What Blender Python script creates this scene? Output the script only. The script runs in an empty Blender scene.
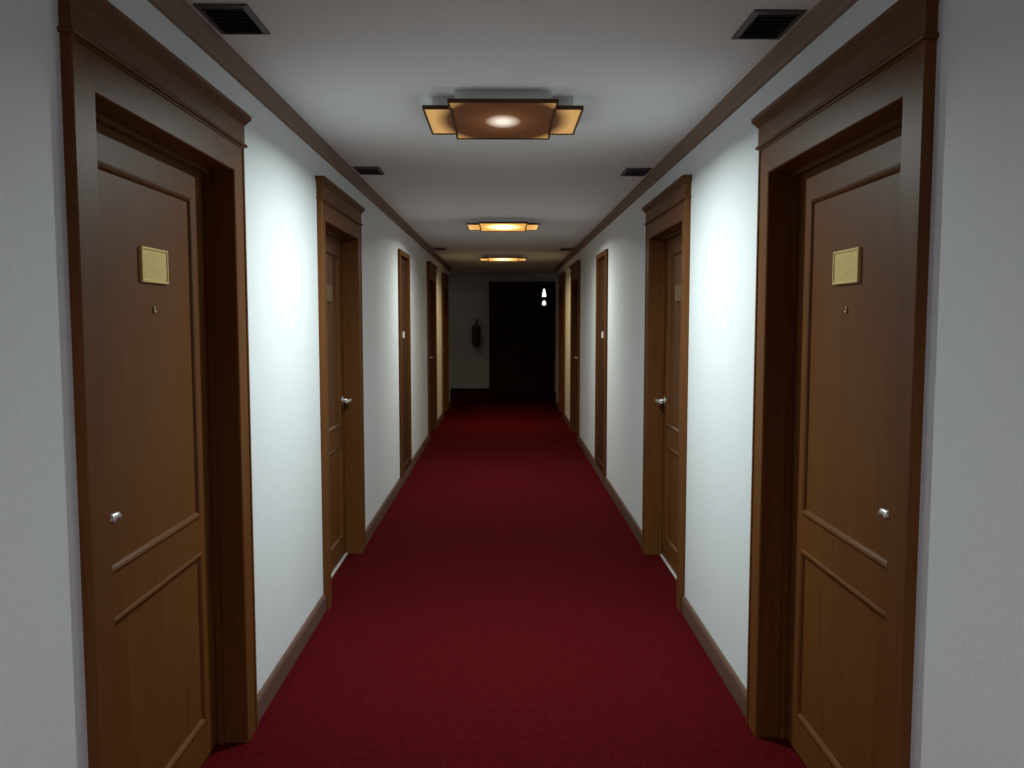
import bpy, bmesh, math
from mathutils import Vector, Matrix
S=bpy.context.scene
COL=S.collection
W=0.96; H=2.47; EYE=1.55; LEAFD=0.085
def new_mat(name):
    m=bpy.data.materials.new(name); m.use_nodes=True
    nt=m.node_tree; b=nt.nodes["Principled BSDF"]
    return m,nt,b
def N(nt,t,**k):
    n=nt.nodes.new(t)
    for a,v in k.items(): setattr(n,a,v)
    return n
def ramp(nt,cols):
    r=N(nt,"ShaderNodeValToRGB"); e=r.color_ramp.elements
    while len(e)<len(cols): e.new(0.5)
    for i,(p,c) in enumerate(cols):
        e[i].position=p; e[i].color=(*c,1)
    return r
def wood(name,dark,light,axis='z',rough=0.45):
    m,nt,b=new_mat(name)
    tc=N(nt,"ShaderNodeTexCoord"); mp=N(nt,"ShaderNodeMapping")
    sc={'z':(30,30,1.6),'x':(1.6,30,30),'y':(30,1.6,30)}[axis]
    mp.inputs["Scale"].default_value=sc
    nt.links.new(tc.outputs["Object"],mp.inputs[0])
    n=N(nt,"ShaderNodeTexNoise"); n.inputs["Scale"].default_value=1.5; n.inputs["Detail"].default_value=8; n.inputs["Distortion"].default_value=0.5
    nt.links.new(mp.outputs[0],n.inputs[0])
    r=ramp(nt,[(0.2,dark),(0.8,light)])
    nt.links.new(n.outputs[0],r.inputs[0]); nt.links.new(r.outputs[0],b.inputs["Base Color"])
    b.inputs["Roughness"].default_value=rough
    b.inputs["Specular IOR Level"].default_value=0.18
    return m
def plain(name,c,rough=0.5,metal=0.0,nscale=40,var=0.12,bump=0.0):
    m,nt,b=new_mat(name)
    tc=N(nt,"ShaderNodeTexCoord"); n=N(nt,"ShaderNodeTexNoise"); n.inputs["Scale"].default_value=nscale; n.inputs["Detail"].default_value=5
    nt.links.new(tc.outputs["Object"],n.inputs[0])
    r=ramp(nt,[(0.3,tuple(x*(1-var) for x in c)),(0.7,tuple(min(1,x*(1+var)) for x in c))])
    nt.links.new(n.outputs[0],r.inputs[0]); nt.links.new(r.outputs[0],b.inputs["Base Color"])
    b.inputs["Roughness"].default_value=rough; b.inputs["Metallic"].default_value=metal
    if bump:
        bp=N(nt,"ShaderNodeBump"); bp.inputs["Strength"].default_value=bump; bp.inputs["Distance"].default_value=0.004
        nt.links.new(n.outputs[0],bp.inputs["Height"]); nt.links.new(bp.outputs[0],b.inputs["Normal"])
    return m
D=(0.112,0.039,0.0085); L=(0.163,0.060,0.0145)
WZ=wood("wood_vertical",D,L,'z'); WX=wood("wood_horizontal",tuple(c*0.92 for c in D),tuple(c*0.92 for c in L),'x')
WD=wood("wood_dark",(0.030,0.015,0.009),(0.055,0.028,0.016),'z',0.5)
WH=wood("wood_hatch",(0.035,0.013,0.005),(0.062,0.024,0.010),'z',0.5)
WF=wood("wood_fixture",(0.07,0.035,0.016),(0.12,0.06,0.028),'x',0.5)
WB=wood("wood_baseboard",(0.11,0.058,0.042),(0.15,0.085,0.062),'y',0.55)
WC=wood("wood_crown",(0.22,0.150,0.110),(0.28,0.200,0.150),'y',0.6)
PAINT=plain("wall_paint",(0.76,0.79,0.80),0.62,0,90,0.02,0.16)
CEILM=plain("ceiling_paint",(0.86,0.875,0.865),0.9,0,120,0.02,0.15)
CHROME=plain("satin_chrome",(0.72,0.70,0.66),0.36,0.8)
BRASS=plain("brass_plate",(0.72,0.54,0.20),0.42,0.3,60,0.08)
BRASSD=plain("aged_brass",(0.24,0.15,0.06),0.5,0.4,60,0.15)
BLACK=plain("black_metal",(0.012,0.012,0.013),0.5)
GRILL=plain("grille_grey",(0.07,0.062,0.06),0.5)
SLAT=plain("slat_grey",(0.10,0.09,0.088),0.5)
PALE=plain("painted_light_and_sign",(0.6,0.55,0.52),0.4)  # pale tone for the painted under-door light, shared with hatch sign plates
RED=plain("extinguisher_red",(0.10,0.045,0.04),0.5)
CARP,nt,b=new_mat("red_carpet")
tc=N(nt,"ShaderNodeTexCoord"); n=N(nt,"ShaderNodeTexNoise"); n.inputs["Scale"].default_value=110; n.inputs["Detail"].default_value=6
n2=N(nt,"ShaderNodeTexNoise"); n2.inputs["Scale"].default_value=28; n2.inputs["Detail"].default_value=6
nt.links.new(tc.outputs["Object"],n.inputs[0]); nt.links.new(tc.outputs["Object"],n2.inputs[0])
mx=N(nt,"ShaderNodeMath",operation='MULTIPLY'); mx.inputs[1].default_value=0.65
ad=N(nt,"ShaderNodeMath",operation='MULTIPLY_ADD'); ad.inputs[1].default_value=0.35
nt.links.new(n.outputs[0],mx.inputs[0]); nt.links.new(n2.outputs[0],ad.inputs[0]); nt.links.new(mx.outputs[0],ad.inputs[2])
r=ramp(nt,[(0.36,(0.048,0.0020,0.0032)),(0.64,(0.098,0.0043,0.0064))])
nt.links.new(ad.outputs[0],r.inputs[0]); nt.links.new(r.outputs[0],b.inputs["Base Color"])
b.inputs["Roughness"].default_value=1.0; b.inputs["Specular IOR Level"].default_value=0.03
bp=N(nt,"ShaderNodeBump"); bp.inputs["Strength"].default_value=0.7; bp.inputs["Distance"].default_value=0.009
nt.links.new(n.outputs[0],bp.inputs["Height"]); nt.links.new(bp.outputs[0],b.inputs["Normal"])
def glow(name,edge,mid,wing,hot,se,sh,rad,r0=0.10,r1=0.34):
    m,nt,b=new_mat(name)
    tc=N(nt,"ShaderNodeTexCoord"); mp=N(nt,"ShaderNodeMapping"); mp.inputs["Scale"].default_value=(1/rad,0.62/rad,0)
    ln=N(nt,"ShaderNodeVectorMath",operation='LENGTH')
    nt.links.new(tc.outputs["Object"],mp.inputs[0]); nt.links.new(mp.outputs[0],ln.inputs[0])
    r=ramp(nt,[(0.0,hot),(r0,hot),(r1,mid),(0.55,edge),(0.8,edge),(1.0,wing)])
    nt.links.new(ln.outputs["Value"],r.inputs[0])
    mr=N(nt,"ShaderNodeMapRange"); mr.inputs[1].default_value=0; mr.inputs[2].default_value=0.6; mr.inputs[3].default_value=sh; mr.inputs[4].default_value=se
    nt.links.new(ln.outputs["Value"],mr.inputs[0])
    nt.links.new(r.outputs[0],b.inputs["Emission Color"]); nt.links.new(mr.outputs[0],b.inputs["Emission Strength"])
    b.inputs["Base Color"].default_value=(0.08,0.03,0.012,1); b.inputs["Roughness"].default_value=0.4
    return m
G1=glow("amber_glass",(0.062,0.023,0.008),(0.12,0.050,0.020),(0.74,0.42,0.14),(1,0.86,0.70),0.75,1.1,0.30,0.07,0.27)
G2=glow("amber_glass_bright",(0.85,0.42,0.10),(1,0.62,0.22),(1,0.62,0.22),(1,0.9,0.6),1.0,3.0,0.34,0.14,0.4)
def emis(name,c,s):
    m,nt,b=new_mat(name); b.inputs["Emission Color"].default_value=(*c,1); b.inputs["Emission Strength"].default_value=s; b.inputs["Base Color"].default_value=(*c,1); return m
SIGN=emis("indicator_glow",(0.85,0.95,1),1.3)

def box(bm,x0,x1,y0,y1,z0,z1,mat=0):
    vs=[bm.verts.new((x,y,z)) for x in (x0,x1) for y in (y0,y1) for z in (z0,z1)]
    for f in ((0,1,3,2),(4,6,7,5),(0,4,5,1),(2,3,7,6),(0,2,6,4),(1,5,7,3)):
        bm.faces.new([vs[i] for i in f]).material_index=mat
def strips(bm,loops,closed,mat=0,cap=False,lm=None):
    R=[[bm.verts.new(p) for p in l] for l in loops]
    for k,(a,c) in enumerate(zip(R,R[1:])):
        n=len(a)
        for i in range(n if closed else n-1):
            j=(i+1)%n
            bm.faces.new((a[i],a[j],c[j],c[i])).material_index=lm[k] if lm else (mat if not isinstance(mat,(list,tuple)) else mat[i])
    if cap:
        if closed:
            bm.faces.new(R[0]); bm.faces.new(R[-1])
def ring(bm,u0,u1,z0,z1,prof,mat=(1,0,1,0)):
    strips(bm,[[(u0+o,d,z0+o),(u1-o,d,z0+o),(u1-o,d,z1-o),(u0+o,d,z1-o)] for o,d in prof],True,mat)
def lathe(bm,prof,seg=24,M=Matrix(),mats=None):
    R=[]
    for r_,h in prof:
        R.append([bm.verts.new(M@Vector((r_*math.cos(2*math.pi*i/seg),r_*math.sin(2*math.pi*i/seg),h))) for i in range(seg)])
    for k,(a,c) in enumerate(zip(R,R[1:])):
        for i in range(seg):
            bm.faces.new((a[i],a[(i+1)%seg],c[(i+1)%seg],c[i])).material_index=mats[k] if mats else 0
    bm.faces.new(R[0]); bm.faces.new(R[-1])
def obj(name,bm,mats,parent=None,loc=(0,0,0),smooth=False,bevel=0,recalc=True):
    if recalc: bmesh.ops.recalc_face_normals(bm,faces=bm.faces)
    me=bpy.data.meshes.new(name); bm.to_mesh(me); bm.free()
    for m in mats: me.materials.append(m)
    if smooth:
        for p in me.polygons: p.use_smooth=True
    o=bpy.data.objects.new(name,me); COL.objects.link(o); o.location=loc
    if parent: o.parent=parent
    if bevel:
        b=o.modifiers.new("bevel","BEVEL"); b.width=bevel; b.segments=2; b.limit_method='ANGLE'
    return o
def empty(name,loc,rz=0):
    o=bpy.data.objects.new(name,None); COL.objects.link(o); o.location=loc; o.rotation_euler=(0,0,rz); o.empty_display_size=0.1
    return o
def tag(o,label,cat,kind=None,group=None):
    o["label"]=label; o["category"]=cat
    if kind:o["kind"]=kind
    if group:o["group"]=group

OW=1.00; OH=2.07; CW=0.11
def frame_bm():
    bm=bmesh.new(); h=OW/2
    prof=[(0,0.15),(0,-0.018),(0.004,-0.022),(0.092,-0.022),(0.094,-0.026),(CW-0.003,-0.026),(CW,-0.023),(CW,0.0)]
    strips(bm,[[(-h-o,d,0.0),(-h-o,d,OH+o),(h+o,d,OH+o),(h+o,d,0.0)] for o,d in prof],False,(0,1,0))
    box(bm,-h-0.002,-h+0.014,LEAFD-0.022,LEAFD-0.002,0,OH-0.014); box(bm,h-0.014,h+0.002,LEAFD-0.022,LEAFD-0.002,0,OH-0.014)
    box(bm,-h,h,LEAFD-0.022,LEAFD-0.002,OH-0.014,OH+0.002,1)
    return bm
def cornice_bm():
    bm=bmesh.new(); h=OW/2+CW; z=OH+CW
    prof=[(0.001,-0.010),(0.007,-0.010),(0.010,-0.004),(0.007,0.002),(0.001,0.004),(0.001,0.066),(0.019,0.088),(0.022,0.092),(0.022,0.105),(-0.02,0.105)]
    loops=[]
    for o,dz in prof:
        f=-0.026-o
        loops.append([(-h-o,0.0,z+dz),(-h-o,f,z+dz),(h+o,f,z+dz),(h+o,0.0,z+dz)])
    strips(bm,loops,False,0)
    bm.faces.new([bm.verts.new(p) for p in loops[-1]]); bm.faces.new([bm.verts.new(p) for p in loops[0]])
    return bm
def leaf_bm():
    bm=bmesh.new(); h=OW/2-0.004; d0=LEAFD; d1=LEAFD+0.04; pw=0.365
    zs=[(0.15,0.745),(0.88,1.955)]
    box(bm,-h,-pw,d0,d1,0.012,OH-0.004); box(bm,pw,h,d0,d1,0.012,OH-0.004)
    box(bm,-pw,pw,d0,d1,0.012,zs[0][0],0); box(bm,-pw,pw,d0,d1,zs[0][1],zs[1][0],0); box(bm,-pw,pw,d0,d1,zs[1][1],OH-0.004,0)
    for z0,z1 in zs:
        box(bm,-pw,pw,d0+0.006,d1,z0,z1,0)
        ring(bm,-pw,pw,z0,z1,[(-0.007,d0),(-0.005,d0-0.004),(0.001,d0-0.006),(0.008,d0-0.003),(0.013,d0+0.002),(0.015,d0+0.006)])
    return bm
FR=obj("door_frame",frame_bm(),[WZ,WX]); CO=obj("cornice",cornice_bm(),[WX]); LE=obj("door_leaf",leaf_bm(),[WZ,WX])
MEF,MEC,MEL=FR.data,CO.data,LE.data
for o in (FR,CO,LE): bpy.data.objects.remove(o)
RY=Matrix.Rotation(math.radians(90),4,'X')
def lever(direction,short=False):
    bm=bmesh.new()
    if short:
        lathe(bm,[(0.036,0),(0.037,0.004),(0.031,0.008),(0.015,0.010),(0.012,0.022),(0.014,0.026),(0.015,0.038),(0.010,0.043),(0.004,0.044)],28,RY,[0,0,0,1,1,0,0,0])
        pts=[(-0.004,-0.034,0.0,0.012),(0.014,-0.036,0.003,0.011),(0.032,-0.036,0.003,0.010),(0.048,-0.032,-0.004,0.009),(0.058,-0.026,-0.010,0.006)]
    else:
        lathe(bm,[(0.029,0),(0.029,0.006),(0.013,0.010),(0.011,0.045),(0.013,0.058),(0.008,0.062)],24,RY)
        pts=[(0,-0.050,0,0.012),(0.03,-0.054,0.002,0.011),(0.07,-0.054,0.002,0.009),(0.10,-0.050,-0.002,0.008),(0.115,-0.044,-0.004,0.006)]
    loops=[[(direction*x,y+0.7*r_*math.cos(a),z+r_*math.sin(a)) for a in [2*math.pi*i/12 for i in range(12)]] for x,y,z,r_ in pts]
    strips(bm,loops,True,0,cap=True)
    t=obj("lever",bm,[CHROME,BLACK],smooth=True); me=t.data; bpy.data.objects.remove(t); return me
bm=bmesh.new(); box(bm,-0.095,0.095,-0.007,0,-0.052,0.052); ring(bm,-0.095,0.095,-0.052,0.052,[(0,-0.007),(0.001,-0.010),(0.007,-0.010),(0.009,-0.007)],0)
t=obj("plate",bm,[BRASS]); MEP=t.data; bpy.data.objects.remove(t); MEPD=MEP.copy(); MEPD.materials[0]=BRASSD
bm=bmesh.new(); lathe(bm,[(0.011,0),(0.011,0.003),(0.007,0.005),(0.006,0.0035),(0.002,0.003)],16,RY)
t=obj("peep",bm,[BRASSD],smooth=True); MEH=t.data; bpy.data.objects.remove(t)
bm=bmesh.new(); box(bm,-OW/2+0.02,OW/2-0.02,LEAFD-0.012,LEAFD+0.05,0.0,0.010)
t=obj("painted_light_strip",bm,[PALE]); MEG=t.data; bpy.data.objects.remove(t)  # pale strip stands in for a slit of light under the leaf
def part(name,me,parent,loc=(0,0,0),rot=None,label=None):
    o=bpy.data.objects.new(name,me); COL.objects.link(o); o.parent=parent; o.location=loc
    if rot: o.rotation_euler=rot
    if label:o["label"]=label
    return o
cnt=[0]
doors={'L':[],'R':[]}
def door(side,yc,near_handle,lab,bright=True,gap_light=False,plate=True):
    cnt[0]+=1
    x=-W if side=='L' else W
    e=empty("door_%d"%cnt[0],(x,yc,0),math.radians(90 if side=='L' else -90))
    tag(e,lab,"door","structure","hotel corridor room doors")
    part("door_frame",MEF,e); part("cornice",MEC,e)
    lf=part("door_leaf",MEL,e)
    s=-1 if side=='L' else 1
    hu=(0.335*s if near_handle else -0.44*s)
    if near_handle: part("door_handle",lever(-s,True),lf,(hu,LEAFD+0.004,1.035),None,"short polished chrome lever on a round base")
    else: part("door_handle",lever(s),lf,(hu,LEAFD,1.03),None,"polished chrome lever handle")
    if plate:
        part("number_plate",MEP if bright else MEPD,lf,(-0.06*s,LEAFD+0.006,1.712),None,"rectangular brass room plate" )
        part("peephole",MEH,lf,(-0.06*s,LEAFD+0.006,1.58))
    if gap_light: part("painted_light_strip",MEG,e,(0,0,0),None,"pale strip painted as light under the door")
    doors[side].append((yc-OW/2-0.012,yc+OW/2+0.012,0,OH+0.012))
door('L',2.49,True,"varnished brown wooden panel door with brass plate and chrome handle")
door('R',2.51,True,"varnished brown wooden panel door with brass plate and chrome handle")
door('L',5.00,False,"brown wooden panel door with lever handle and painted light under the leaf",False,True)
door('R',4.95,False,"brown wooden panel door with lever handle and painted light under the leaf",False,True)
door('L',11.25,False,"brown wooden panel door beyond the narrow service door",False)
door('R',11.1,False,"brown wooden panel door beyond the narrow service door",False)
door('L',13.8,False,"brown wooden panel door next to the dark lobby",False)
door('R',13.6,False,"brown wooden panel door next to the dark lobby",False)
def hatch(side,yc,w):
    cnt[0]+=1
    x=-W if side=='L' else W; zb=0.097
    e=empty("door_%d"%cnt[0],(x,yc,zb),math.radians(90 if side=='L' else -90))
    tag(e,"narrow dark wooden service hatch in a flat brown frame","service door","structure","narrow service hatches")
    h=w/2; t=2.10; fw=0.05
    bm=bmesh.new()
    prof=[(0,0.06),(0,-0.022),(0.003,-0.025),(fw-0.003,-0.025),(fw,-0.022),(fw,0)]
    strips(bm,[[(-h-o_,d,0),(-h-o_,d,t-fw+o_),(h+o_,d,t-fw+o_),(h+o_,d,0)] for o_,d in prof],False,(0,1,0))
    obj("door_frame",bm,[WZ,WX],e)
    bm=bmesh.new(); box(bm,-h+0.003,h-0.003,0.006,0.04,-0.002,t-fw-0.003)
    box(bm,-h+0.001,h-0.001,-0.0175,0.03,-0.004,0.06)
    lf=obj("door_leaf",bm,[WH],e)
    bm=bmesh.new(); box(bm,-0.07,0.07,-0.002,0.006,1.28,1.34); obj("sign_plate",bm,[PALE],lf)
    doors[side].append((yc-h-0.01,yc+h+0.01,zb-0.012,zb+t-fw+0.01))
hatch('L',8.12,0.70); hatch('R',8.12,0.70)

YN=-3.2; YE=15.2; LOB=1.75; YL=17.9; TH=0.25
def wall(side):
    s=-1 if side=='L' else 1
    bm=bmesh.new(); y=YN
    xa,xb=sorted((s*W,s*(W+TH)))
    for (a,b_,z0,z1) in sorted(doors[side]):
        box(bm,xa,xb,y,a,0,H)
        box(bm,xa,xb,a,b_,z1,H)
        if z0>0: box(bm,xa,xb,a,b_,0,z0)
        y=b_
    box(bm,xa,xb,y,YE,0,H)
    xa2,xb2=sorted((s*(W+TH),s*LOB)); box(bm,xa2,xb2,YE-0.2,YE,0,H)
    xa3,xb3=sorted((s*LOB,s*(LOB+0.2))); box(bm,xa3,xb3,YE-0.2,YL+0.2,0,H)
    o=obj("wall_left" if s<0 else "wall_right",bm,[PAINT])
    tag(o,"white painted corridor wall with fine plaster texture","wall","structure")
wall('L'); wall('R')
bm=bmesh.new(); box(bm,-W-TH,W+TH,YN-0.2,YN,0,H); o=obj("wall_back",bm,[PAINT]); tag(o,"white painted wall closing the corridor","wall","structure")
DX0,DX1,DZ=-0.24,1.04,2.3
bm=bmesh.new(); box(bm,-LOB,DX0-0.01,YL,YL+0.2,0,H); box(bm,DX1+0.01,LOB,YL,YL+0.2,0,H); box(bm,DX0-0.01,DX1+0.01,YL,YL+0.2,DZ+0.01,H)
o=obj("wall_end",bm,[PAINT]); tag(o,"dim off-white end wall around a dark doorway","wall","structure")
bm=bmesh.new(); box(bm,-LOB-0.2,LOB+0.2,YN-0.2,YL+0.4,-0.1,0); o=obj("floor",bm,[CARP]); tag(o,"deep red carpet running the length of the corridor","carpet floor","structure")
bm=bmesh.new(); box(bm,-LOB-0.2,LOB+0.2,YN-0.2,YL+0.4,H,H+0.1); o=obj("ceiling",bm,[CEILM]); tag(o,"plain white painted flat ceiling","ceiling","structure")
for s,nm in ((-1,'L'),(1,'R')):
    bm=bmesh.new(); y=YN
    prof=[(0,0),(0.014,0),(0.014,0.076),(0.010,0.088),(0.005,0.094),(0,0.096)]
    segs=[]
    for (a,b_,z0,z1) in sorted(doors[nm]):
        if z0>0: continue
        segs.append((y,a+0.012-CW)); y=b_-0.012+CW
    segs.append((y,YE))
    for a,b_ in segs:
        strips(bm,[[(s*(W-o_),a,z) for o_,z in prof],[(s*(W-o_),b_,z) for o_,z in prof]],True,0,cap=True)
    o=obj("baseboard_left" if s<0 else "baseboard_right",bm,[WB]); tag(o,"low brown wooden baseboard along the white wall","baseboard","structure")
    bm=bmesh.new()
    prof=[(0,0),(0.042,0),(0.042,-0.010),(0.034,-0.018),(0.028,-0.030),(0.016,-0.042),(0.011,-0.056),(0,-0.060)]
    strips(bm,[[(s*(W-o_),a,H+z) for o_,z in prof] for a in (YN,YE)],True,0,cap=True)
    o=obj("trim_1" if s<0 else "trim_2",bm,[WC]); tag(o,"brown crown moulding between wall and ceiling","crown moulding","structure")
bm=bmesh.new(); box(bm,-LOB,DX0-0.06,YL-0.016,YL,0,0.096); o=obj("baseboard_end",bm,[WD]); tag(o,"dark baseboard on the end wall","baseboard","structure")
cnt[0]+=1
e=empty("door_%d"%cnt[0],((DX0+DX1)/2,YL,0)); tag(e,"very dark double door closing the corridor end","double door","structure")
hw=(DX1-DX0)/2
bm=bmesh.new(); prof=[(0,0.12),(0,-0.02),(0.06,-0.02),(0.06,0)]
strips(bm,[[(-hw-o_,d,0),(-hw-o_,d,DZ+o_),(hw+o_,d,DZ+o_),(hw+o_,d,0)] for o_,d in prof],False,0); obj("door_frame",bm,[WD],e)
for s in (-1,1):
    bm=bmesh.new(); a,b_=sorted((s*0.003,s*(hw-0.003))); box(bm,a,b_,0.05,0.09,0.01,DZ-0.003)
    for z0,z1 in ((0.15,0.9),(1.05,DZ-0.14)): ring(bm,a+0.1,b_-0.1,z0,z1,[(0,0.05),(0,0.036),(0.025,0.034),(0.035,0.05)],0)
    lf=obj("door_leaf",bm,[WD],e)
    bm=bmesh.new(); lathe(bm,[(0.025,0),(0.025,0.005),(0.01,0.01),(0.01,0.03),(0.024,0.04),(0.024,0.055),(0.008,0.062)],16,RY); obj("door_knob",bm,[BRASSD],lf,(s*0.06,0.05,1.0),smooth=True)
e=empty("indicator_sign",(0.87,YL+0.047,1.98)); tag(e,"small dark indicator panel with glowing white marks","sign")
bm=bmesh.new(); box(bm,-0.09,0.09,-0.02,0,-0.2,0.27); obj("panel",bm,[BLACK],e,bevel=0.004)
def poly(bm,pts,y0,y1):
    strips(bm,[[(x,y0,z) for x,z in pts],[(x,y1,z) for x,z in pts]],True,0,cap=True)
bm=bmesh.new(); poly(bm,[(-0.045,0.06),(0.045,0.06),(0.04,0.12),(0.015,0.23),(-0.015,0.23),(-0.04,0.12)],-0.024,-0.019); obj("upper_light",bm,[SIGN],e)
bm=bmesh.new(); poly(bm,[(-0.035,-0.12),(0.035,-0.12),(0.04,-0.05),(0.0,-0.01),(-0.04,-0.05)],-0.024,-0.019); obj("lower_light",bm,[SIGN],e)
e=empty("fire_extinguisher",(-0.56,YL-0.085,0.98)); tag(e,"dark red fire extinguisher hung on the end wall","fire extinguisher")
bm=bmesh.new(); lathe(bm,[(0.06,0),(0.075,0.01),(0.078,0.03),(0.078,0.40),(0.068,0.44),(0.04,0.47),(0.022,0.48),(0.022,0.5)],24); obj("cylinder_body",bm,[RED],e,smooth=True)
bm=bmesh.new(); box(bm,-0.02,0.02,-0.02,0.02,0.5,0.54); box(bm,-0.015,0.09,-0.01,0.01,0.54,0.555); box(bm,-0.015,0.08,-0.01,0.01,0.58,0.592); box(bm,-0.02,0.0,-0.012,0.012,0.54,0.592); obj("valve_handle",bm,[BLACK],e)
bm=bmesh.new(); pts=[(-0.02,0.52),(-0.05,0.515),(-0.080,0.48),(-0.094,0.40),(-0.094,0.24),(-0.092,0.12),(-0.090,0.04)]
strips(bm,[[(x+0.010*math.cos(a),0.010*math.sin(a),z+0.004*math.cos(a)) for a in [2*math.pi*i/10 for i in range(10)]] for x,z in pts],True,0,cap=True); obj("hose",bm,[BLACK],e,smooth=True)
bm=bmesh.new(); box(bm,-0.05,0.05,0.07,0.085,0.15,0.45); obj("wall_bracket",bm,[BLACK],e)

def stepped(cx,cy,wx,wy):
    return [(-cx,-cy),(cx,-cy),(cx,-wy),(wx,-wy),(wx,wy),(cx,wy),(cx,cy),(-cx,cy),(-cx,wy),(-wx,wy),(-wx,-wy),(-cx,-wy)]
def fixture(y,mat,power,lab,col=(0.87,1.0,0.985),spread=180,x0=0):
    e=empty("ceiling_light",(x0,y,H)); tag(e,lab,"ceiling light",None,"amber ceiling lights along the corridor")
    bm=bmesh.new()
    cx,cy,wx,wy=0.222,0.345,0.332,0.240
    o1=stepped(cx,cy,wx,wy); t=0.008
    o2=stepped(cx-t,cy-t,wx-t,wy-t)
    loops=[[(x*0.88,yy*0.88,0.0) for x,yy in o1],[(x*0.88,yy*0.88,-0.036) for x,yy in o1],[(x,yy,-0.040) for x,yy in o1],[(x,yy,-0.056) for x,yy in o1],[(x,yy,-0.056) for x,yy in o2],[(x,yy,-0.050) for x,yy in o2]]
    strips(bm,loops,True,0,lm=[1,1,0,0,0])
    bm.faces.new([bm.verts.new(p) for p in loops[0]])
    for s in (-1,1): box(bm,s*(cx-t)-0.005,s*(cx-t)+0.005,-wy+t,wy-t,-0.058,-0.046)
    obj("wooden_frame",bm,[WF,CEILM],e)
    bm=bmesh.new(); bm.faces.new([bm.verts.new((x,yy,-0.051)) for x,yy in o2])
    gl=obj("glass_panel",bm,[mat],e)
    ld=bpy.data.lights.new("lamp","AREA"); ld.shape='DISK'; ld.size=0.08; ld.energy=power; ld.color=col; ld.spread=math.radians(spread)
    lo=bpy.data.objects.new("bulb_light",ld); COL.objects.link(lo); lo.parent=e; lo.location=(0,0,-0.054)
fixture(3.77,G1,41,"stepped wooden ceiling light with amber glass and bright centre",spread=165)
fixture(7.98,G2,31,"stepped ceiling light glowing warm yellow",(0.94,1.0,0.95),165)
fixture(12.2,G2,14,"stepped ceiling light glowing warm yellow",(1,0.76,0.38),155)
fixture(-0.45,G1,26,"dim stepped ceiling light with amber glass",(0.95,0.93,1.0),152)
fixture(16.5,G1,0.5,"added unseen stepped ceiling light brightening the end wall",(1,0.95,0.85),180,-1.38)  # extra fixture added out of view to brighten the end wall
def vent(x,y):
    e=empty("ceiling_vent",(x,y,H)); tag(e,"small dark slatted air vent in the white ceiling","air vent",None,"ceiling air vents")
    bm=bmesh.new(); a,b_=0.078,0.125
    loops=[[(sx*(a-o_),sy*(b_-o_),z) for sx,sy in ((-1,-1),(1,-1),(1,1),(-1,1))] for o_,z in ((0,0),(0,-0.006),(0.016,-0.010),(0.018,-0.001))]
    strips(bm,loops,True,0); obj("vent_frame",bm,[GRILL],e)
    bm=bmesh.new(); box(bm,-a+0.016,a-0.016,-b_+0.016,b_-0.016,-0.002,-0.0005,1)
    for i in range(7):
        yy=-b_+0.03+i*(2*b_-0.06)/6
        strips(bm,[[(sx,yy-0.008,-0.013),(sx,yy+0.005,-0.004),(sx,yy+0.005,-0.002),(sx,yy-0.008,-0.011)] for sx in (-a+0.016,a-0.016)],True,0,cap=True)
    obj("grille",bm,[SLAT,BLACK],e)
for y in (2.66,5.27,11.0):
    for s in (-1,1): vent(s*0.825,y+(0.03 if s>0 else 0))

w=bpy.data.worlds.new("World"); S.world=w; w.use_nodes=True
w.node_tree.nodes["Background"].inputs[0].default_value=(0,0,0,1)
S.view_settings.view_transform='Standard'
cd=bpy.data.cameras.new("Camera"); cam=bpy.data.objects.new("Camera",cd); COL.objects.link(cam)
cd.sensor_width=36; cd.lens=840/1024*36; cd.clip_start=0.05
cam.location=(0,0,EYE); cam.rotation_euler=(math.radians(90-4.36),0,math.radians(-0.6))
S.camera=cam
